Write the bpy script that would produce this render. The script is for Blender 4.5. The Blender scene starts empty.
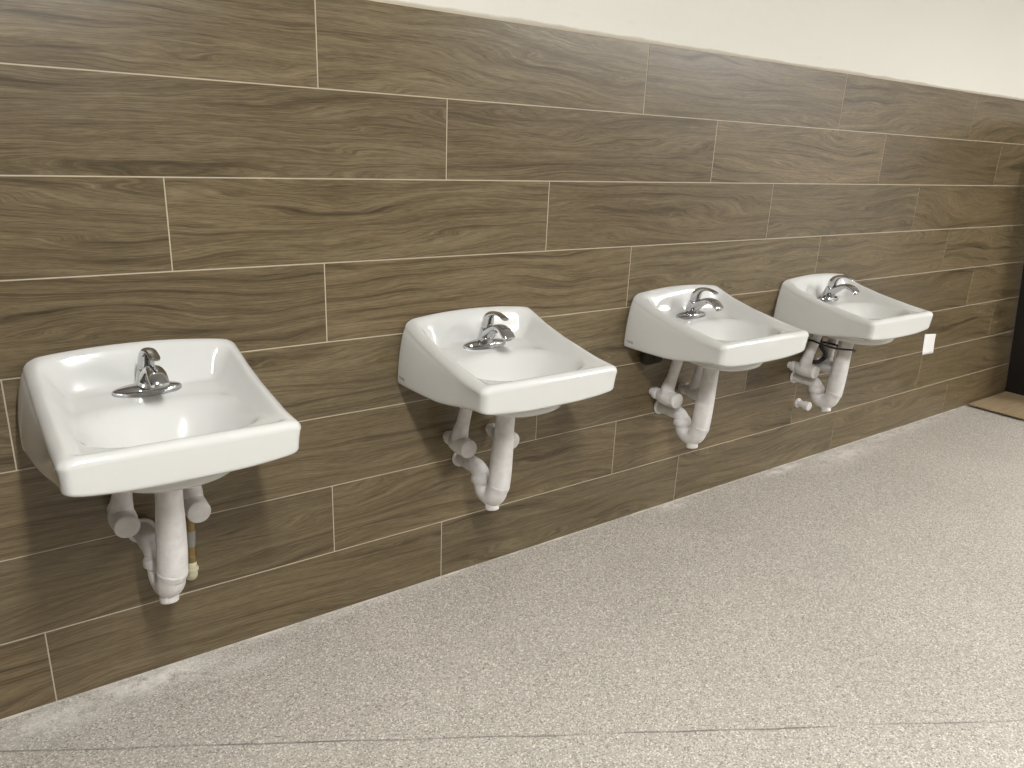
import bpy, bmesh, math, random
from mathutils import Vector, Matrix
random.seed(7)
scn = bpy.context.scene
col = scn.collection
PI = math.pi

# ------------------------------------------------------------------ helpers
def tag(o, label=None, cat=None, group=None, kind=None):
    if label: o['label'] = label
    if cat: o['category'] = cat
    if group: o['group'] = group
    if kind: o['kind'] = kind
    return o

def link(name, me, mat=None, parent=None, smooth=True):
    o = bpy.data.objects.new(name, me)
    col.objects.link(o)
    if mat: me.materials.append(mat)
    if parent: o.parent = parent
    if smooth:
        for p in me.polygons: p.use_smooth = True
    return o

def from_bm(name, bm, mat=None, parent=None, smooth=True, sharp=None):
    bmesh.ops.recalc_face_normals(bm, faces=bm.faces)
    me = bpy.data.meshes.new(name)
    if sharp is not None:
        for e in bm.edges:
            if len(e.link_faces) == 2 and e.calc_face_angle(0) > sharp: e.smooth = False
    bm.to_mesh(me); bm.free()
    return link(name, me, mat, parent, smooth)

def box(bm, lo, hi, bev=0.0, seg=2):
    b = bmesh.new()
    bmesh.ops.create_cube(b, size=1)
    for v in b.verts:
        v.co = Vector([lo[i] + (v.co[i] + .5) * (hi[i] - lo[i]) for i in range(3)])
    if bev: bmesh.ops.bevel(b, geom=b.edges[:], offset=bev, segments=seg, profile=.5, affect='EDGES')
    merge(bm, b)

def merge(bm, b):
    m = {}
    for v in b.verts: m[v] = bm.verts.new(v.co)
    for f in b.faces:
        try: bm.faces.new([m[v] for v in f.verts])
        except ValueError: pass
    b.free()

def catmull(pts, sub):
    """pts: list of tuples (any dim); returns smooth resampled list"""
    n = len(pts); out = []
    P = [tuple(2*a-b for a, b in zip(pts[0], pts[1]))] + list(pts) + [tuple(2*a-b for a, b in zip(pts[-1], pts[-2]))]
    for i in range(1, n):
        p0, p1, p2, p3 = P[i-1], P[i], P[i+1], P[i+2]
        for k in range(sub):
            t = k / sub
            out.append(tuple(.5*((2*b) + (-a+c)*t + (2*a-5*b+4*c-d)*t*t + (-a+3*b-3*c+d)*t**3) for a, b, c, d in zip(p0, p1, p2, p3)))
    out.append(tuple(pts[-1]))
    return out

def tube(bm, pts, N=24, sub=0, cap=True, sq=2.0, wide=Vector((1, 0, 0)), hollow_end=0):
    """pts: (x,y,z,ra,rb): ra along 'wide'-like axis, rb along the other; sq superellipse power"""
    pts = [p if len(p) == 5 else (p[0], p[1], p[2], p[3], p[3]) for p in pts]
    if sub: pts = catmull(pts, sub)
    C = [Vector(p[:3]) for p in pts]
    rings = []
    a = Vector(wide).normalized()
    for i, p in enumerate(pts):
        if i == 0: t = C[1] - C[0]
        elif i == len(pts)-1: t = C[-1] - C[-2]
        else:
            t1 = (C[i+1]-C[i]); t0 = (C[i]-C[i-1])
            t = (t1.normalized() if t1.length > 1e-9 else Vector()) + (t0.normalized() if t0.length > 1e-9 else Vector())
        if t.length < 1e-9: t = prev
        t.normalize(); prev = t.copy()
        a = a - t * a.dot(t)
        if a.length < 1e-4: a = t.orthogonal()
        a.normalize(); b = t.cross(a)
        ring = []
        for k in range(N):
            th = 2*PI*k/N
            c, s = math.cos(th), math.sin(th)
            c = math.copysign(abs(c)**(2/sq), c); s = math.copysign(abs(s)**(2/sq), s)
            ring.append(bm.verts.new(C[i] + a*c*p[3] + b*s*p[4]))
        rings.append(ring)
    for r0, r1 in zip(rings, rings[1:]):
        for k in range(N):
            bm.faces.new((r0[k], r0[(k+1) % N], r1[(k+1) % N], r1[k]))
    if cap:
        bm.faces.new(rings[0]); bm.faces.new(rings[-1])
    return rings

def cyl(bm, p0, p1, r, bev=.003, N=28):
    """straight cylinder with softly rounded rims"""
    p0, p1 = Vector(p0), Vector(p1); d = (p1-p0).normalized(); L = (p1-p0).length
    st = [(0, r-bev), (bev*.3, r-bev*.3), (bev, r), (L-bev, r), (L-bev*.3, r-bev*.3), (L, r-bev)]
    w = Vector((1, 0, 0)) if abs(d.x) < .8 else Vector((0, 1, 0))
    tube(bm, [tuple(p0+d*s)+(q, q) for s, q in st], N=N, wide=w)

def sm(a, b, x):
    t = min(1, max(0, (x-a)/(b-a))); return t*t*(3-2*t)

# ------------------------------------------------------------------ materials
def new_mat(name):
    m = bpy.data.materials.new(name); m.use_nodes = True
    nt = m.node_tree; b = nt.nodes['Principled BSDF']
    return m, nt, b

def plain(name, rgb, rough=.5, metal=0, coat=0, spec=None):
    m, nt, b = new_mat(name)
    b.inputs['Base Color'].default_value = (*rgb, 1)
    b.inputs['Roughness'].default_value = rough
    b.inputs['Metallic'].default_value = metal
    b.inputs['Coat Weight'].default_value = coat
    b.inputs['Coat Roughness'].default_value = .05
    if spec is not None: b.inputs['Specular IOR Level'].default_value = spec
    return m

def nd(nt, t, **kw):
    n = nt.nodes.new(t)
    for k, v in kw.items(): setattr(n, k, v)
    return n

def ramp(nt, stops, inter='LINEAR'):
    r = nd(nt, 'ShaderNodeValToRGB'); cr = r.color_ramp; cr.interpolation = inter
    while len(cr.elements) < len(stops): cr.elements.new(.5)
    for e, (p, c) in zip(cr.elements, stops):
        e.position = p; e.color = (*c, 1) if len(c) == 3 else (c[0], c[0], c[0], 1)
    return r

def noise(nt, vec, scale, detail=3, rough=.5, dist=0, dim='3D'):
    n = nd(nt, 'ShaderNodeTexNoise', noise_dimensions=dim)
    n.inputs['Scale'].default_value = scale; n.inputs['Detail'].default_value = detail
    n.inputs['Roughness'].default_value = rough; n.inputs['Distortion'].default_value = dist
    if vec is not None: nt.links.new(vec, n.inputs['Vector'])
    return n

def vmul(nt, vec, s):
    n = nd(nt, 'ShaderNodeVectorMath', operation='MULTIPLY'); nt.links.new(vec, n.inputs[0]); n.inputs[1].default_value = s
    return n.outputs[0]

def mth(nt, op, a, b=None, c=None, clamp=False):
    n = nd(nt, 'ShaderNodeMath', operation=op); n.use_clamp = clamp
    for i, v in enumerate((a, b, c)):
        if v is None: continue
        if isinstance(v, (int, float)): n.inputs[i].default_value = v
        else: nt.links.new(v, n.inputs[i])
    return n.outputs[0]

def mixc(nt, f, a, b, mode='MIX'):
    n = nd(nt, 'ShaderNodeMix', data_type='RGBA', blend_type=mode)
    for i, v in ((0, f), (6, a), (7, b)):
        if isinstance(v, (int, float)): n.inputs[i].default_value = v
        elif isinstance(v, tuple): n.inputs[i].default_value = (*v, 1)
        else: nt.links.new(v, n.inputs[i])
    return n.outputs[2]

def obj_coords(nt): return nd(nt, 'ShaderNodeTexCoord').outputs['Object']

def bump(nt, bsdf, h, strength, dist):
    b = nd(nt, 'ShaderNodeBump'); b.inputs['Strength'].default_value = strength; b.inputs['Distance'].default_value = dist
    nt.links.new(h, b.inputs['Height']); nt.links.new(b.outputs[0], bsdf.inputs['Normal'])

def wood_tile_material():
    m, nt, b = new_mat('wood_look_porcelain')
    at = nd(nt, 'ShaderNodeAttribute', attribute_name='tile_coord').outputs['Vector']   # metres along / up the tile, tile seed
    # slow warp of the grain lines
    w1 = noise(nt, vmul(nt, at, (.75, 3.6, 1)), 1.0, 2, .45).outputs[0]
    w2 = noise(nt, vmul(nt, at, (2.6, 15, 1)), 1.0, 2, .5).outputs[0]
    sx = nd(nt, 'ShaderNodeSeparateXYZ'); nt.links.new(at, sx.inputs[0])
    v = sx.outputs[1]
    ph = mth(nt, 'ADD', mth(nt, 'MULTIPLY', v, 19), mth(nt, 'ADD', mth(nt, 'MULTIPLY', w1, 5.5), mth(nt, 'MULTIPLY', w2, 1.1)))
    ph2 = mth(nt, 'ADD', ph, mth(nt, 'MULTIPLY', sx.outputs[2], 3.7))
    rings = mth(nt, 'FRACT', ph2)
    rg = ramp(nt, [(0, (1,)), (.1, (.25,)), (.45, (.0,)), (.85, (.35,)), (1, (1,))])
    nt.links.new(rings, rg.inputs[0])
    # fine streaks that follow the same flow
    cv = nd(nt, 'ShaderNodeCombineXYZ')
    nt.links.new(mth(nt, 'MULTIPLY', sx.outputs[0], 5), cv.inputs[0]); nt.links.new(mth(nt, 'MULTIPLY', ph, 11), cv.inputs[1]); nt.links.new(sx.outputs[2], cv.inputs[2])
    st = noise(nt, cv.outputs[0], 1.0, 4, .65).outputs[0]
    cv2 = nd(nt, 'ShaderNodeCombineXYZ')
    nt.links.new(mth(nt, 'MULTIPLY', sx.outputs[0], 1.6), cv2.inputs[0]); nt.links.new(mth(nt, 'MULTIPLY', ph, 2.6), cv2.inputs[1]); nt.links.new(mth(nt, 'ADD', sx.outputs[2], 9), cv2.inputs[2])
    br = noise(nt, cv2.outputs[0], 1.0, 3, .55).outputs[0]
    where = ramp(nt, [(.42, (0,)), (.62, (1,))]); nt.links.new(noise(nt, vmul(nt, at, (1.3, 7, 1)), 1.3, 1).outputs[0], where.inputs[0])
    cv3 = nd(nt, 'ShaderNodeCombineXYZ')
    nt.links.new(mth(nt, 'MULTIPLY', sx.outputs[0], 9), cv3.inputs[0]); nt.links.new(mth(nt, 'MULTIPLY', ph, 34), cv3.inputs[1]); nt.links.new(sx.outputs[2], cv3.inputs[2])
    fine = noise(nt, cv3.outputs[0], 1.0, 3, .6).outputs[0]
    st = mth(nt, 'ADD', mth(nt, 'MULTIPLY', st, .55), mth(nt, 'MULTIPLY', fine, .45))
    tot = mth(nt, 'ADD', mth(nt, 'MULTIPLY', st, .92), mth(nt, 'MULTIPLY', br, .36))
    tot = mth(nt, 'SUBTRACT', tot, mth(nt, 'MULTIPLY', mth(nt, 'MULTIPLY', rg.outputs[0], where.outputs[0]), .17))
    cr = ramp(nt, [(.40, WOOD[0]), (.52, WOOD[1]), (.64, WOOD[2]), (.78, WOOD[3])])
    nt.links.new(tot, cr.inputs[0])
    tone = nd(nt, 'ShaderNodeAttribute', attribute_name='tile_tone').outputs['Color']
    cv4 = nd(nt, 'ShaderNodeCombineXYZ')
    nt.links.new(mth(nt, 'MULTIPLY', sx.outputs[0], 26), cv4.inputs[0]); nt.links.new(mth(nt, 'MULTIPLY', mth(nt, 'ADD', v, mth(nt, 'MULTIPLY', ph, .012)), 330), cv4.inputs[1]); nt.links.new(sx.outputs[2], cv4.inputs[2])
    fb = ramp(nt, [(.30, (.66, .64, .60)), (.5, (.98, .98, .98)), (.70, (1.24, 1.23, 1.21))])
    nt.links.new(noise(nt, cv4.outputs[0], 1.0, 4, .7).outputs[0], fb.inputs[0])
    c = mixc(nt, 1.0, cr.outputs[0], fb.outputs[0], 'MULTIPLY')
    c = mixc(nt, 1.0, c, tone, 'MULTIPLY')
    nt.links.new(c, b.inputs['Base Color'])
    b.inputs['Roughness'].default_value = .31
    b.inputs['Specular IOR Level'].default_value = .5
    bump(nt, b, tot, .25, .0012)
    return m
WOOD = [(.046, .032, .015), (.096, .069, .034), (.150, .112, .060), (.212, .165, .097)]

def floor_material():
    m, nt, b = new_mat('speckled_ground_concrete')
    oc = obj_coords(nt)
    v1 = nd(nt, 'ShaderNodeTexVoronoi', feature='F1'); v1.inputs['Scale'].default_value = 270; nt.links.new(oc, v1.inputs['Vector'])
    sp = nd(nt, 'ShaderNodeSeparateColor'); nt.links.new(v1.outputs['Color'], sp.inputs[0])
    r1 = ramp(nt, [(0, (.20, .175, .145)), (.10, (.31, .28, .24)), (.28, (.42, .385, .335)), (.76, (.48, .445, .39)), (.92, (.66, .62, .56)), (1, (.76, .72, .66))])
    nt.links.new(sp.outputs[0], r1.inputs[0])
    f = noise(nt, oc, 320, 2, .6).outputs[0]
    fr = ramp(nt, [(.3, (.80, .79, .77)), (.55, (1, 1, 1)), (.75, (1.16, 1.16, 1.15))]); nt.links.new(f, fr.inputs[0])
    c = mixc(nt, 1.0, r1.outputs[0], fr.outputs[0], 'MULTIPLY')
    big = noise(nt, oc, 2.3, 4, .55).outputs[0]
    bgr = ramp(nt, [(.3, (.95, .95, .94)), (.7, (1.05, 1.05, 1.05))]); nt.links.new(big, bgr.inputs[0])
    c = mixc(nt, 1.0, c, bgr.outputs[0], 'MULTIPLY')
    # dried pale thinset smears along the foot of the tiles
    s = nd(nt, 'ShaderNodeSeparateXYZ'); nt.links.new(oc, s.inputs[0])
    X, Y = s.outputs[0], s.outputs[1]
    nz = noise(nt, vmul(nt, oc, (1, 1.6, 1)), 13, 5, .65).outputs[0]
    tot = None
    for cx, cy, rx, ry, k in ((-.07, -.045, .16, .05, 1.0), (-.32, -.07, .16, .06, .55), (.16, -.11, .10, .03, .35), (.45, -.02, .5, .02, .3), (2.06, -.03, .09, .03, .7), (2.83, -.03, .14, .03, .95), (3.3, -.08, .30, .07, .6), (3.9, -.04, .6, .04, .4)):
        dx = mth(nt, 'DIVIDE', mth(nt, 'SUBTRACT', X, cx), rx); dy = mth(nt, 'DIVIDE', mth(nt, 'SUBTRACT', Y, cy), ry)
        q = mth(nt, 'ADD', mth(nt, 'MULTIPLY', dx, dx), mth(nt, 'MULTIPLY', dy, dy))
        g = mth(nt, 'MULTIPLY', mth(nt, 'EXPONENT', mth(nt, 'MULTIPLY', q, -1)), k)
        tot = g if tot is None else mth(nt, 'MAXIMUM', tot, g)
    mask = mth(nt, 'MULTIPLY', tot, mth(nt, 'MULTIPLY_ADD', nz, 5.0, -1.75, clamp=True), clamp=True)
    c = mixc(nt, mth(nt, 'MULTIPLY', mask, .95, clamp=True), c, (.84, .80, .74))
    foot = mth(nt, 'MULTIPLY', mth(nt, 'MULTIPLY_ADD', Y, 150, 2.0, clamp=True), mth(nt, 'MULTIPLY_ADD', noise(nt, oc, 6, 3).outputs[0], 4, -1.6, clamp=True), clamp=True)
    c = mixc(nt, mth(nt, 'MULTIPLY', foot, .8), c, (.80, .74, .65))
    # hairline joint crossing the slab
    ax, ay, bx, by = -.442, -.115, 1.947, -1.496
    L = math.hypot(bx-ax, by-ay); nx, ny = -(by-ay)/L, (bx-ax)/L
    wob = mth(nt, 'MULTIPLY', mth(nt, 'SUBTRACT', noise(nt, oc, 3.0, 3).outputs[0], .5), .02)
    dd = mth(nt, 'ADD', mth(nt, 'MULTIPLY', X, nx), mth(nt, 'MULTIPLY', Y, ny))
    dd = mth(nt, 'SUBTRACT', dd, ax*nx + ay*ny - .012)
    dd = mth(nt, 'ABSOLUTE', mth(nt, 'ADD', dd, wob))
    ln = mth(nt, 'SUBTRACT', 1, mth(nt, 'DIVIDE', dd, .0045), clamp=True)
    brk = mth(nt, 'MULTIPLY_ADD', noise(nt, oc, 5, 3).outputs[0], 3.0, -.75, clamp=True)
    ln = mth(nt, 'MULTIPLY', mth(nt, 'MULTIPLY', ln, brk), .95, clamp=True)
    c = mixc(nt, ln, c, (.10, .085, .07))
    nt.links.new(c, b.inputs['Base Color'])
    b.inputs['Roughness'].default_value = .55
    bump(nt, b, f, .15, .001)
    return m

def plaster_material():
    m, nt, b = new_mat('painted_plaster')
    oc = obj_coords(nt)
    s = nd(nt, 'ShaderNodeSeparateXYZ'); nt.links.new(oc, s.inputs[0])
    n1 = noise(nt, vmul(nt, oc, (1, 1, 3)), 3.5, 5, .62).outputs[0]
    hgt = mth(nt, 'SUBTRACT', s.outputs[2], 1.857)
    # adhesive and grout smear just above the top tile row
    edge = mth(nt, 'ADD', .007, mth(nt, 'MULTIPLY', mth(nt, 'SUBTRACT', n1, .5), .030))
    mk = mth(nt, 'MULTIPLY', mth(nt, 'SUBTRACT', edge, hgt), 160, clamp=True)
    n2 = noise(nt, vmul(nt, oc, (1, 1, 5)), 3.2, 4, .6).outputs[0]
    sm2 = mth(nt, 'MULTIPLY', mth(nt, 'MULTIPLY_ADD', n2, 7, -4.3, clamp=True), mth(nt, 'MULTIPLY_ADD', hgt, -12, 1.1, clamp=True), clamp=True)
    c = mixc(nt, mth(nt, 'MULTIPLY', sm2, .35), (.76, .735, .66), (.55, .51, .44))
    c = mixc(nt, mth(nt, 'MULTIPLY', mk, .8), c, (.46, .41, .33))
    nt.links.new(c, b.inputs['Base Color']); b.inputs['Roughness'].default_value = .7
    bump(nt, b, noise(nt, oc, 40, 4).outputs[0], .15, .002)
    return m

def porcelain_material():
    m, nt, b = new_mat('white_vitreous_china')
    b.inputs['Base Color'].default_value = (.64, .638, .61, 1)
    b.inputs['Roughness'].default_value = .11
    b.inputs['Coat Weight'].default_value = .3; b.inputs['Coat Roughness'].default_value = .04
    return m

def sleeve_material():
    m, nt, b = new_mat('white_vinyl_cover')
    oc = obj_coords(nt)
    n = noise(nt, oc, 30, 3, .6).outputs[0]
    r = ramp(nt, [(.3, (.60, .57, .55)), (.7, (.74, .715, .70))]); nt.links.new(n, r.inputs[0])
    nt.links.new(r.outputs[0], b.inputs['Base Color']); b.inputs['Roughness'].default_value = .42
    bump(nt, b, n, .2, .002)
    return m

def cardboard_material():
    m, nt, b = new_mat('brown_cardboard')
    oc = obj_coords(nt)
    n = noise(nt, vmul(nt, oc, (4, 90, 1)), 1, 3).outputs[0]
    r = ramp(nt, [(.3, (.25, .175, .095)), (.7, (.34, .25, .145))]); nt.links.new(n, r.inputs[0])
    nt.links.new(r.outputs[0], b.inputs['Base Color']); b.inputs['Roughness'].default_value = .8
    return m

M = dict(
    tile=wood_tile_material(), grout=plain('cream_grout', (.50, .435, .335), .85), floor=floor_material(), plaster=plaster_material(),
    china=porcelain_material(), chrome=plain('polished_chrome', (.58, .58, .59), .06, 1), vinyl=sleeve_material(),
    dark=plain('dark_rubber', (.012, .011, .010), .45), brass=plain('aged_brass', (.30, .22, .10), .38, 1),
    steel=plain('braided_steel', (.32, .31, .29), .4, .8), cream=plain('cream_plastic_fitting', (.55, .52, .36), .5),
    card=cardboard_material(), paper=plain('white_paper', (.80, .78, .76), .7), black=plain('black_laminate', (.010, .008, .007), .5),
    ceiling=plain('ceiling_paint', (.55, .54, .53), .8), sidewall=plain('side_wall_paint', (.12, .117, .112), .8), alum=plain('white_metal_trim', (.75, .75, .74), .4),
    logo=plain('printed_mark', (.10, .10, .11), .5))

CEIL = 2.72
LIGHTS = [(.08, -2.35, 88, 'strip ceiling light nearest the first sink'), (3.5, -2.7, 58, 'strip ceiling light facing the farther sinks'), (5.3, -2.8, 80, 'strip ceiling light at the far end of the room')]
# ------------------------------------------------------------------ setting
TH = .2332; TL = 5.156*TH; ZTOP = 1.8533; G = .0016
ZF = 7.9394*TH
def tiled_wall():
    bm = bmesh.new()
    lay = bm.verts.layers.float_vector.new('tile_coord')
    tone = bm.verts.layers.float_color.new('tile_tone')
    offs = {1: 2.128, 2: 3.834, 0: .391}
    rnd = random.Random(11)
    for r in range(1, 9):
        z1 = ZF - (r-1)*TH; z0 = max(ZF - r*TH, 0.0)
        off = offs[r % 3]*TH
        for k in range(-4, 6):
            x0 = off + k*TL; x1 = x0 + TL
            x0c = max(x0, -2.6); x1c = min(x1, 6.2)
            if x1c - x0c < .02: continue
            b = bmesh.new(); bmesh.ops.create_cube(b, size=1)
            lo = (x0c+G, 0, z0+G if z0 > 0 else 0); hi = (x1c-G, .008, z1-G)
            for v in b.verts: v.co = Vector([lo[i]+(v.co[i]+.5)*(hi[i]-lo[i]) for i in range(3)])
            bmesh.ops.bevel(b, geom=[e for e in b.edges if all(v.co.y < .001 for v in e.verts)], offset=.0008, segments=1, affect='EDGES')
            seed = rnd.uniform(0, 60); dx = rnd.uniform(0, 9); dz = rnd.uniform(0, 4); sg = rnd.choice((-1, 1))
            t = rnd.uniform(.90, 1.10); wr = rnd.uniform(-.02, .02)
            mp = {}
            for v in b.verts:
                nv = bm.verts.new(v.co); mp[v] = nv
                nv[lay] = ((v.co.x-x0)*sg+dx, v.co.z-z0+dz, seed)
                nv[tone] = (t+wr, t, t-wr, 1)
            for f in b.faces: bm.faces.new([mp[v] for v in f.verts])
            b.free()
    o = from_bm('wall_back', bm, M['tile'], smooth=False)
    return o
wall = tag(tiled_wall(), kind='structure')
bm = bmesh.new(); box(bm, (-2.6, .0011, 0), (6.2, .03, ZF+.0045))
grout = from_bm('grout_bed', bm, M['grout'], wall, smooth=False)
bm = bmesh.new(); box(bm, (-2.6, .0022, ZF+.0045), (6.2, .03, CEIL))
tag(from_bm('wall_back_upper', bm, M['plaster'], smooth=False), kind='structure')
bm = bmesh.new(); box(bm, (-2.6, -4.2, -.08), (6.2, .03, 0))
tag(from_bm('floor', bm, M['floor'], smooth=False), kind='structure')
bm = bmesh.new(); box(bm, (-2.6, -4.2, CEIL), (6.2, .03, CEIL+.08))
tag(from_bm('ceiling', bm, M['ceiling'], smooth=False), kind='structure')
bm = bmesh.new(); box(bm, (-2.68, -4.2, 0), (-2.6, .03, CEIL))
tag(from_bm('wall_left', bm, M['sidewall'], smooth=False), kind='structure')
bm = bmesh.new(); box(bm, (6.2, -4.2, 0), (6.28, .03, CEIL))
tag(from_bm('wall_right', bm, M['ceiling'], smooth=False), kind='structure')
bm = bmesh.new(); box(bm, (-2.6, -4.28, 0), (6.2, -4.2, CEIL))
tag(from_bm('wall_front', bm, M['sidewall'], smooth=False), kind='structure')

# ------------------------------------------------------------------ the wash basin
def zrim(x, y):                      # height of the sloping rim crest
    pts = [(0, .964), (.05, .948), (.10, .932), (.21, .906), (.35, .882), (.46, .866)]
    d = -y
    for (a, za), (b, zb) in zip(pts, pts[1:]):
        if d <= b or b == .46:
            z = za + (zb-za)*(d-a)/(b-a); break
    z += .002 - .012*(1-sm(-.004, .034, HW-abs(x)))*(1-.6*sm(.36, .46, d))
    return z + .019*(1-(min(abs(x), .25)/.25)**2)*(1-sm(0, .12, d))

HW, DP = .2495, .465
def ring_pts(d, rc=.022, n1=34, n2=40, na=7):
    """closed loop of the plan outline inset by d; the back side lies on the wall"""
    x = HW-d; y0 = -DP+d; y1 = -d; cap = .92*(DP/2-d)
    r = min(max(rc-d, .004)+max(0, d-.012)*.62, cap); rb = min(max(.014-d, .004)+max(0, d-.012)*.62, cap)
    P = []
    def arc(cx, cy, r, a0, a1):
        for i in range(na+1):
            a = a0+(a1-a0)*i/na; P.append((cx+r*math.cos(a), cy+r*math.sin(a)))
    def line(xa, ya, xb, yb, n):
        for i in range(1, n): P.append((xa+(xb-xa)*i/n, ya+(yb-ya)*i/n))
    arc(x-r, y0+r, r, -PI/2, 0); line(x, y0+r, x, y1-rb, n1)
    arc(x-rb, y1-rb, rb, 0, PI/2); line(x-rb, y1, -x+rb, y1, n2)
    arc(-x+rb, y1-rb, rb, PI/2, PI); line(-x, y1-rb, -x, y0+r, n1)
    arc(-x+r, y0+r, r, PI, 1.5*PI); line(-x+r, y0, x-r, y0, n2)
    return P

RR = .015
def ztop(x, y, d):
    cz = zrim(x, y)
    if d < RR: return cz - RR + math.sqrt(max(0, RR*RR-(RR-d)**2))
    back = sm(-.16, -.02, y)                      # rear splash slopes more gently than the side rims
    # separate distances to each side
    dxs = HW-abs(x); dyb = -y; dyf = y+DP
    pan = .878 - .016*sm(.05, .15, -y)
    w = lambda dd, a, b: sm(a, b, dd)
    sidew = .040 + .035*sm(-.42, 0, y)
    t = w(dxs, RR+.004, RR+sidew) * w(dyb, RR+.004, .072) * w(dyf, RR+.003, .042)
    z = cz*(1-t) + min(pan, cz-.009)*t
    # bowl
    yc, hx, hy = -.288, .207, .147
    n = 2.7
    yy = (y-yc)
    q = ((abs(x)/hx)**n + (abs(yy)/hy)**n)**(1/n)
    z -= .098*(1-sm(.52 - .22*sm(-.05, .1, yy), 1.0, q))*(1 if q < 1.1 else 0)
    q2 = math.hypot(x, y-yc+.0)
    return z - .006*math.exp(-(q2/.04)**2)

def zbot(x, y):
    d = -y
    z = .759 + .015*sm(.18, .47, d)
    return z + .016*(min(1, abs(x)/.25))**3*sm(.22, .46, d)

def make_basin(parent):
    bm = bmesh.new()
    ds = [0, .0008, .002, .004, .0065, .0095, .013] + [.013+.0045*i for i in range(1, 20)] + [.0985+.0088*i for i in range(1, 15)] + [.2285]
    loops = []
    for d in ds:
        loops.append([bm.verts.new((x, y, ztop(x, y, d))) for x, y in ring_pts(d)])
    base = ring_pts(0)
    # outside skirt
    def low(x, y, t, inset=0):
        e = t**.75
        sx = 1 + (.105 - .126*sm(.02, .46, -y))*math.sin(e*PI/2)
        return x*sx*(1-inset/HW), y*(1-.010*t) if inset == 0 else -.0 + (y*(1-.010*t)) * (1-inset/DP)
    sk = []
    for t in (.03, .12, .25, .4, .55, .7, .82, .9):
        L = []
        for x, y in base:
            zt = zrim(x, y)-RR; zb = zbot(x, y)+.011
            X, Y = low(x, y, t)
            L.append(bm.verts.new((X, Y, zt+(zb-zt)*t/.9)))
        sk.append(L)
    for a in (20, 40, 60, 80, 90):
        L = []
        for x, y in base:
            c, s = math.cos(math.radians(a)), math.sin(math.radians(a))
            X, Y = low(x, y, 1-.1*(1-s), .011*(1-c))
            L.append(bm.verts.new((X, Y, zbot(x, y)+.011*(1-s))))
        sk.append(L)
    under = [(.030, 0), (.036, .004), (.040, .03), (.060, .040), (.09, .04), (.12, .04), (.15, .04), (.18, .04), (.2285, .04)]
    ul = []
    for d, up in under:
        L = []
        for x, y in ring_pts(d):
            z0 = min(zbot(x, y)+min(up, .012), ztop(x, y, max(d, RR+.001))-.013)
            L.append(bm.verts.new((x, y, z0)))
        ul.append(L)
    N = len(base)
    def bridge(A, B):
        for k in range(N): bm.faces.new((A[k], A[(k+1) % N], B[(k+1) % N], B[k]))
    for A, B in zip(loops, loops[1:]): bridge(A, B)
    bridge(loops[0], sk[0])
    for A, B in zip(sk, sk[1:]): bridge(A, B)
    bridge(sk[-1], ul[0])
    for A, B in zip(ul, ul[1:]): bridge(A, B)
    bm.faces.new(loops[-1]); bm.faces.new(ul[-1])
    # keep the back flat on the tiles
    for v in bm.verts:
        if v.co.y > -.0005: v.co.y = -.0005
    # underside of the bowl
    b2 = bmesh.new(); n = 40; prev = None
    prof = [(1.0, .788), (1.0, .770), (.985, .752), (.95, .738), (.88, .730), (.75, .726), (.45, .723), (.2, .722)]
    rings = []
    for s, z in prof:
        ring = []
        for k in range(n):
            a = 2*PI*k/n; c, q = math.cos(a), math.sin(a)
            c = math.copysign(abs(c)**.85, c); q = math.copysign(abs(q)**.85, q)
            ring.append(b2.verts.new((.150*s*c, -.265+.148*s*q, z)))
        rings.append(ring)
    for A, B in zip(rings, rings[1:]):
        for k in range(n): b2.faces.new((A[k], A[(k+1) % n], B[(k+1) % n], B[k]))
    b2.faces.new(rings[-1])
    merge(bm, b2)
    o = from_bm('basin', bm, M['china'], parent)
    # drain
    bm = bmesh.new()
    tube(bm, [(0, -.283, .7495, .030), (0, -.283, .7565, .030), (0, -.283, .7585, .028), (0, -.283, .757, .022), (0, -.283, .754, .020)], N=28)
    from_bm('drain', bm, M['chrome'], o, sharp=.8)
    # small dark printed mark low on the left flank
    cu = bpy.data.curves.new('maker_mark', 'FONT'); cu.body = 'TOTO'; cu.size = .012; cu.extrude = .0003; cu.offset = .0003
    t = bpy.data.objects.new('maker_mark', cu); col.objects.link(t)
    me = bpy.data.meshes.new_from_object(t.evaluated_get(bpy.context.evaluated_depsgraph_get()))
    bpy.data.objects.remove(t); me.name = 'maker_mark'
    lo = link('maker_mark', me, M['logo'], o, smooth=False)
    lo['label'] = 'small dark printed maker mark'
    lo.matrix_parent_inverse = Matrix()
    # text x runs towards the viewer (-y), up is z, normal is -x
    lo.matrix_local = Matrix(((0, 0, -1, -.2748), (-1, 0, 0, -.022), (0, 1, 0, .781), (0, 0, 0, 1)))
    return o

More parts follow.
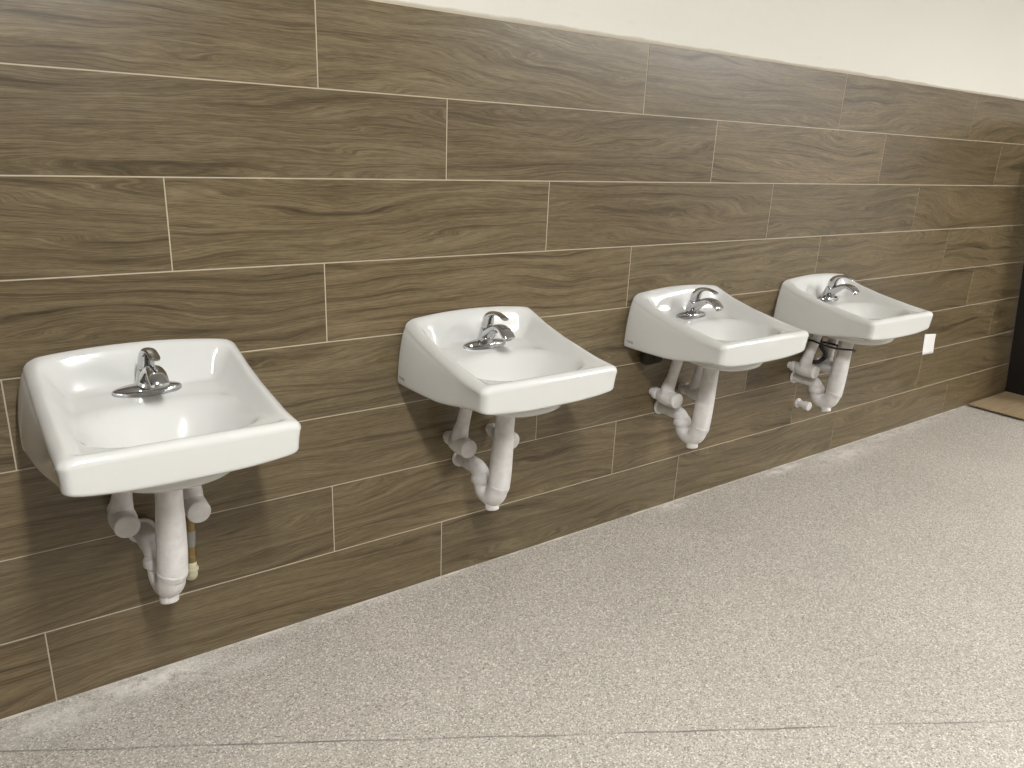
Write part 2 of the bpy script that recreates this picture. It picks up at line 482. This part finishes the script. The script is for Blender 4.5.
def make_faucet(parent, y0=-.088, z0=.8745):
    bm = bmesh.new()
    def P(l): return [(x, y0+y, z0+z, a, b) for x, y, z, a, b in l]
    # lens-shaped base plate with a raised middle
    n = 48; prof = [(-.006, 1.0), (.005, 1.0), (.009, .965), (.013, .86), (.017, .66), (.020, .42), (.021, .2)]
    rings = []
    for z, s in prof:
        ring = []
        for k in range(n):
            a = 2*PI*k/n; c, q = math.cos(a), math.sin(a)
            xx = .081*s*c
            yy = .030*s*math.copysign(abs(q)**1.15, q)
            ring.append(bm.verts.new((xx, y0+yy, z0+z)))
        rings.append(ring)
    for A, B in zip(rings, rings[1:]):
        for k in range(n): bm.faces.new((A[k], A[(k+1) % n], B[(k+1) % n], B[k]))
    bm.faces.new(rings[-1]); bm.faces.new(rings[0])
    # central body
    tube(bm, P([(0, .000, .008, .030, .028), (0, -.001, .020, .026, .026), (0, -.003, .036, .023, .023), (0, -.006, .050, .021, .021), (0, -.008, .058, .0195, .0195), (0, -.009, .062, .017, .017)]), N=28, sub=3)
    f = from_bm('faucet', bm, M['chrome'], parent, sharp=1.0)
    bm = bmesh.new()
    tube(bm, P([(0, .002, .026, .021, .018), (0, -.022, .042, .0205, .0175), (0, -.045, .058, .0190, .0150), (0, -.068, .071, .0185, .0120), (0, -.090, .075, .0200, .0112), (0, -.113, .070, .0220, .0112), (0, -.130, .058, .0220, .0105), (0, -.137, .051, .0205, .009)]), N=26, sub=4, sq=2.4)
    sp = from_bm('spout', bm, M['chrome'], f, sharp=1.0)
    bm = bmesh.new()
    cyl(bm, (0, y0-.129, z0+.058), (0, y0-.135, z0+.045), .0105, .001, 20)
    from_bm('aerator', bm, M['steel'], f, sharp=.8)
    bm = bmesh.new()
    tube(bm, P([(0, -.009, .0605, .0175, .0175), (0, -.011, .069, .0195, .0195), (0, -.014, .082, .0195, .0190), (0, -.021, .095, .0180, .0160), (0, -.033, .106, .0165, .0120), (0, -.050, .113, .0150, .0080), (0, -.070, .116, .0135, .0058), (0, -.090, .114, .0130, .0050), (0, -.108, .109, .0125, .0048), (0, -.115, .107, .0095, .0035)]), N=24, sub=3, sq=2.2)
    from_bm('lever_handle', bm, M['chrome'], f, sharp=1.0)
    return f

def make_trap(parent):
    bm = bmesh.new()
    # tailpiece sleeve, down then round the bend and back up towards the wall
    tube(bm, [(0, -.225, .745, .031), (0, -.222, .70, .031), (0, -.217, .62, .032), (-.001, -.212, .55, .0355), (-.002, -.208, .48, .037), (-.004, -.205, .425, .0365), (-.006, -.202, .412, .035),
              (-.008, -.194, .388, .035), (-.010, -.178, .373, .034), (-.013, -.154, .372, .033), (-.016, -.134, .384, .032), (-.017, -.126, .402, .031), (-.018, -.122, .424, .031)], N=30, sub=4)
    t = from_bm('drain_trap', bm, M['vinyl'], parent)
    bm = bmesh.new()
    cyl(bm, (-.0035, -.2052, .428), (-.0055, -.2034, .418), .0376, .002)
    from_bm('seam_ring', bm, M['vinyl'], t)
    bm = bmesh.new()
    cyl(bm, (-.012, -.178, .362), (-.013, -.184, .328), .0235, .004)
    from_bm('cleanout_plug', bm, M['vinyl'], t)
    bm = bmesh.new()
    tube(bm, [(-.018, -.122, .408, .035), (-.018, -.122, .411, .037), (-.019, -.121, .426, .036), (-.019, -.119, .434, .033), (-.020, -.118, .440, .030)], N=28)
    from_bm('slip_nut', bm, M['vinyl'], t, sharp=.9)
    bm = bmesh.new()
    tube(bm, [(-.019, -.120, .420, .029), (-.021, -.116, .440, .029), (-.024, -.098, .453, .028), (-.027, -.070, .456, .027), (-.029, -.02, .456, .027), (-.030, -.001, .456, .027)], N=26, sub=4)
    from_bm('wall_elbow', bm, M['vinyl'], t)
    bm = bmesh.new()
    cyl(bm, (-.030, -.010, .456), (-.030, -.0005, .456), .036, .004)
    from_bm('wall_flange', bm, M['vinyl'], t)
    return t

def make_valve(parent, sx):
    x = -.086 if sx < 0 else .086
    z = .545 if sx < 0 else .540
    bm = bmesh.new()
    tube(bm, [(x, -.036, z, .019), (x, -.045, z, .022), (x, -.060, z, .030), (x, -.085, z, .033), (x, -.11, z, .032), (x, -.132, z, .029), (x, -.137, z, .029)], N=28)
    v = from_bm('supply_valve', bm, M['vinyl'], parent, sharp=1.0)
    bm = bmesh.new(); cyl(bm, (x, -.128, z), (x, -.146, z), .0305, .003)
    from_bm('valve_cap', bm, M['vinyl'], v)
    bm = bmesh.new(); cyl(bm, (x, -.040, z), (x, -.018, z), .024, .003)
    tube(bm, [(x, -.024, z, .016), (x, -.0005, z, .016)], N=20)
    from_bm('valve_flange', bm, M['vinyl'], v, sharp=.8)
    bm = bmesh.new(); tx = x*.90
    tube(bm, [(x, -.083, z+.005, .029), (x*.99, -.087, z+.04, .027), (tx*1.04, -.096, z+.08, .022), (tx, -.110, z+.14, .0215), (tx, -.120, z+.19, .0215), (tx, -.125, z+.245, .0215)], N=24, sub=3)
    from_bm('riser_sleeve', bm, M['vinyl'], v)
    return v

def make_sink():
    r = bpy.data.objects.new('wall_sink', None); col.objects.link(r)
    make_basin(r); make_faucet(r); make_trap(r)
    make_valve(r, -1); make_valve(r, 1)
    # cast iron wall hanger tucked behind the skirt
    bm = bmesh.new(); box(bm, (-.20, -.026, .775), (-.13, -.001, .83), .004); box(bm, (.13, -.026, .775), (.20, -.001, .83), .004); box(bm, (-.2, -.012, .80), (.2, -.001, .83), .002)
    from_bm('wall_bracket', bm, M['dark'], r)
    return r

def copy_tree(o, parent=None):
    c = o.copy(); col.objects.link(c); c.parent = parent
    for ch in list(o.children): copy_tree(ch, c)
    return c

SPOTS = [(-.014, .002, 'white wall-hung sink nearest the camera, with a bare brass pipe below it'),
         (.995, -.001, 'second white wall-hung sink from the left, standing free before wood-look tile'),
         (1.969, .006, 'third white wall-hung sink, whose front corner overlaps the sink beyond it'),
         (2.894, -.003, 'farthest white wall-hung sink, with a black cable tie round its pipes')]
proto = make_sink()
sinks = []
for i, (x, dz, lab) in enumerate(SPOTS):
    s = proto if i == 0 else copy_tree(proto)
    s.location = (x, 0, dz); sinks.append(s)
for s, (x, dz, lab) in zip(sinks, SPOTS):
    tag(s, lab, 'sink', 'wall-hung sinks in a row on the tiled wall')

sinks[0].rotation_euler = (0, .018, .044); sinks[0].location = (-.032, -.0112, .002)
for s, dz in ((sinks[2], .018), (sinks[3], .026)):
    for ch in s.children:
        if ch.name.startswith('drain_trap'): ch.location.z = dz
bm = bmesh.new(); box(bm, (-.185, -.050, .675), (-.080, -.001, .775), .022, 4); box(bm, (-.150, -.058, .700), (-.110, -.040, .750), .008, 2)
from_bm('dark_block', bm, plain('dark_brown_matte', (.022, .015, .009), .8), sinks[2])  # rounded dark brown block against the wall under the third sink, purpose unknown
# bare supply pipe below the right valve of the first sink
bm = bmesh.new()
tube(bm, [(.086, -.055, .515, .009), (.085, -.055, .498, .009), (.085, -.055, .492, .0145), (.084, -.055, .478, .0145), (.084, -.055, .474, .012), (.082, -.054, .45, .0135), (.080, -.053, .40, .0135), (.079, -.052, .372, .0135), (.079, -.052, .370, .0150), (.078, -.052, .352, .0150), (.078, -.052, .350, .012)], N=20)
sp = from_bm('supply_pipe', bm, M['brass'], sinks[0], sharp=.7); sp['label'] = 'bare brass supply pipe with a pale end fitting'
bm = bmesh.new()
tube(bm, [(.0815, -.0535, .448, .0150), (.080, -.053, .402, .0150)], N=20)
from_bm('braided_sleeve', bm, M['steel'], sp, sharp=.8)
bm = bmesh.new()
tube(bm, [(.078, -.052, .352, .0145), (.078, -.051, .326, .0150), (.078, -.048, .310, .0165), (.079, -.036, .300, .0165), (.080, -.016, .297, .0165), (.080, -.006, .297, .019), (.080, -.001, .297, .019)], N=20, sub=2)
cyl(bm, (.078, -.0515, .334), (.078, -.0515, .322), .018, .002, 20)
from_bm('pipe_fitting', bm, M['cream'], sp)

# black tie, bare hose and stub of the last sink
s4 = sinks[3]
bm = bmesh.new()
n = 40; pts = []
for k in range(n+1):
    a = 2*PI*k/n
    pts.append((-.025+.088*math.cos(a), -.165+.105*math.sin(a), .672-.018*math.cos(a)+.004*math.sin(3*a), .0075, .0045))
tube(bm, pts, N=8, cap=False)
tube(bm, [(.063, -.165, .655, .006), (.085, -.19, .655, .005), (.100, -.20, .652, .004)], N=8, sub=4)
ct = from_bm('cable_tie', bm, M['dark'], s4); ct['label'] = 'black cable tie round the pipes'
bm = bmesh.new()
tube(bm, [(-.01, -.06, .78, .010), (-.03, -.10, .72, .010), (-.045, -.12, .67, .010), (-.02, -.135, .63, .010), (.01, -.12, .60, .010), (.0, -.09, .57, .010), (-.03, -.07, .575, .010)], N=14, sub=6)
from_bm('supply_hose', bm, M['dark'], s4)
bm = bmesh.new()
tube(bm, [(.035, -.0005, .332, .024), (.035, -.006, .332, .024), (.035, -.008, .332, .017), (.035, -.04, .332, .017), (.035, -.042, .332, .022), (.035, -.066, .332, .022), (.035, -.070, .332, .017)], N=22)
from_bm('capped_stub', bm, M['vinyl'], s4, sharp=.7)

# ------------------------------------------------------------------ paper, cardboard, black panel
def sheet(name, pts, th, mat, curl=0):
    bm = bmesh.new(); n = 8; A, B, Cc, D = [Vector(q) for q in pts]
    g = []
    for j in range(n+1):
        row = []
        for i in range(n+1):
            u, v = i/n, j/n
            q = (A*(1-u)+B*u)*(1-v) + (D*(1-u)+Cc*u)*v
            q.y -= curl*(v**2)*(.6+.4*u)
            row.append(bm.verts.new(q))
        g.append(row)
    for j in range(n):
        for i in range(n): bm.faces.new((g[j][i], g[j][i+1], g[j+1][i+1], g[j+1][i]))
    o = from_bm(name, bm, mat)
    so = o.modifiers.new('thickness', 'SOLIDIFY'); so.thickness = th; so.offset = 0
    return o
pp = sheet('paper_note', [(4.071, -.002, .558), (4.202, -.002, .545), (4.204, -.002, .430), (4.081, -.002, .432)], .0006, M['paper'], .006)
tag(pp, 'small blank white paper stuck on the tile right of the farthest sink', 'paper')

bm = bmesh.new()
cb = [(4.800, -.030), (4.775, -.022), (4.84, -.40), (4.90, -.92), (6.05, -.92), (6.05, -.022)]
cb = [(4.800, -.018), (4.815, -.40), (4.86, -.95), (6.05, -.95), (6.05, -.018)]
b0 = [bm.verts.new((x, y, .012)) for x, y in cb]; b1 = [bm.verts.new((x, y, .019)) for x, y in cb]
bm.faces.new(b0); bm.faces.new(b1)
for k in range(len(cb)): bm.faces.new((b0[k], b0[(k+1) % 5], b1[(k+1) % 5], b1[k]))
c0 = [bm.verts.new((x, y, 0.0005)) for x, y in [(4.90, -.03), (4.93, -.40), (4.96, -.88), (5.95, -.88), (5.95, -.03)]]
c1 = [bm.verts.new((v.co.x, v.co.y, .012)) for v in c0]
bm.faces.new(c0); bm.faces.new(c1)
for k in range(5): bm.faces.new((c0[k], c0[(k+1) % 5], c1[(k+1) % 5], c1[k]))
cbo = from_bm('cardboard_sheet', bm, M['card'], smooth=False)
tag(cbo, 'flat brown cardboard lying on the floor at the far right end of the wall', 'cardboard')

# tall black panel leaning sideways in the far corner
bm = bmesh.new()
x0b, x0t, zt = 5.34, 4.93, 1.75
vs = []
for (y, z) in ((-.80, .0195), (-.012, .0195), (-.012, zt), (-.80, zt)):
    xa = x0b + (x0t-x0b)*(z-.0195)/zt
    vs.append((bm.verts.new((xa, y, z)), bm.verts.new((xa+.045, y, z))))
for k in range(4):
    a, b = vs[k], vs[(k+1) % 4]
    bm.faces.new((a[0], b[0], b[1], a[1]))
bm.faces.new([v[0] for v in vs]); bm.faces.new([v[1] for v in vs])
bmesh.ops.bevel(bm, geom=bm.edges[:], offset=.003, segments=2, affect='EDGES')
bp = from_bm('black_panel', bm, M['black'], smooth=False)
tag(bp, 'tall black panel tilted over the cardboard at the far right end', 'panel')

# ------------------------------------------------------------------ ceiling lights
def strip(x, y, power):
    r = bpy.data.objects.new('ceiling_light', None); col.objects.link(r); r.location = (x, y, CEIL)
    bm = bmesh.new(); w, d = .10, .62
    box(bm, (-w, -d, -.045), (w, d, 0), .004)
    from_bm('housing', bm, M['alum'], r, smooth=False)
    m, nt, b = new_mat('lit_diffuser'); b.inputs['Base Color'].default_value = (.9, .9, .88, 1)
    b.inputs['Emission Color'].default_value = (1, 1.0, .985, 1); b.inputs['Emission Strength'].default_value = power
    bm = bmesh.new(); tube(bm, [(0, -d+.02, -.058, .07, .022), (0, d-.02, -.058, .07, .022)], N=20, sq=3)
    from_bm('diffuser', bm, m, r, smooth=False)
    return r
for (x, y, pw, lab) in LIGHTS:
    tag(strip(x, y, pw), lab, 'ceiling light', 'ceiling lights')

w = bpy.data.worlds.new('world'); scn.world = w; w.use_nodes = True
w.node_tree.nodes['Background'].inputs[0].default_value = (.9, .9, .85, 1); w.node_tree.nodes['Background'].inputs[1].default_value = .3

# ------------------------------------------------------------------ camera
cam = bpy.data.cameras.new('camera'); co = bpy.data.objects.new('camera', cam); col.objects.link(co)
cam.sensor_width = 36; cam.lens = 36*750.66/1024; cam.clip_start = .05
R = Vector((.81957146, -.57156157, .04024918)); U = Vector((.14187122, .27048599, .95221315)); F = Vector((.55513528, .77469652, -.30277073))
mt = Matrix((R, U, -F)).transposed().to_4x4(); mt.translation = Vector((-.30475, -2.06277, 1.49428))
co.matrix_world = mt
scn.camera = co

vs_ = scn.view_settings
vs_.view_transform = 'Standard'; vs_.look = 'None'; vs_.gamma = 1; vs_.use_curve_mapping = False
vs_.exposure = 1.05
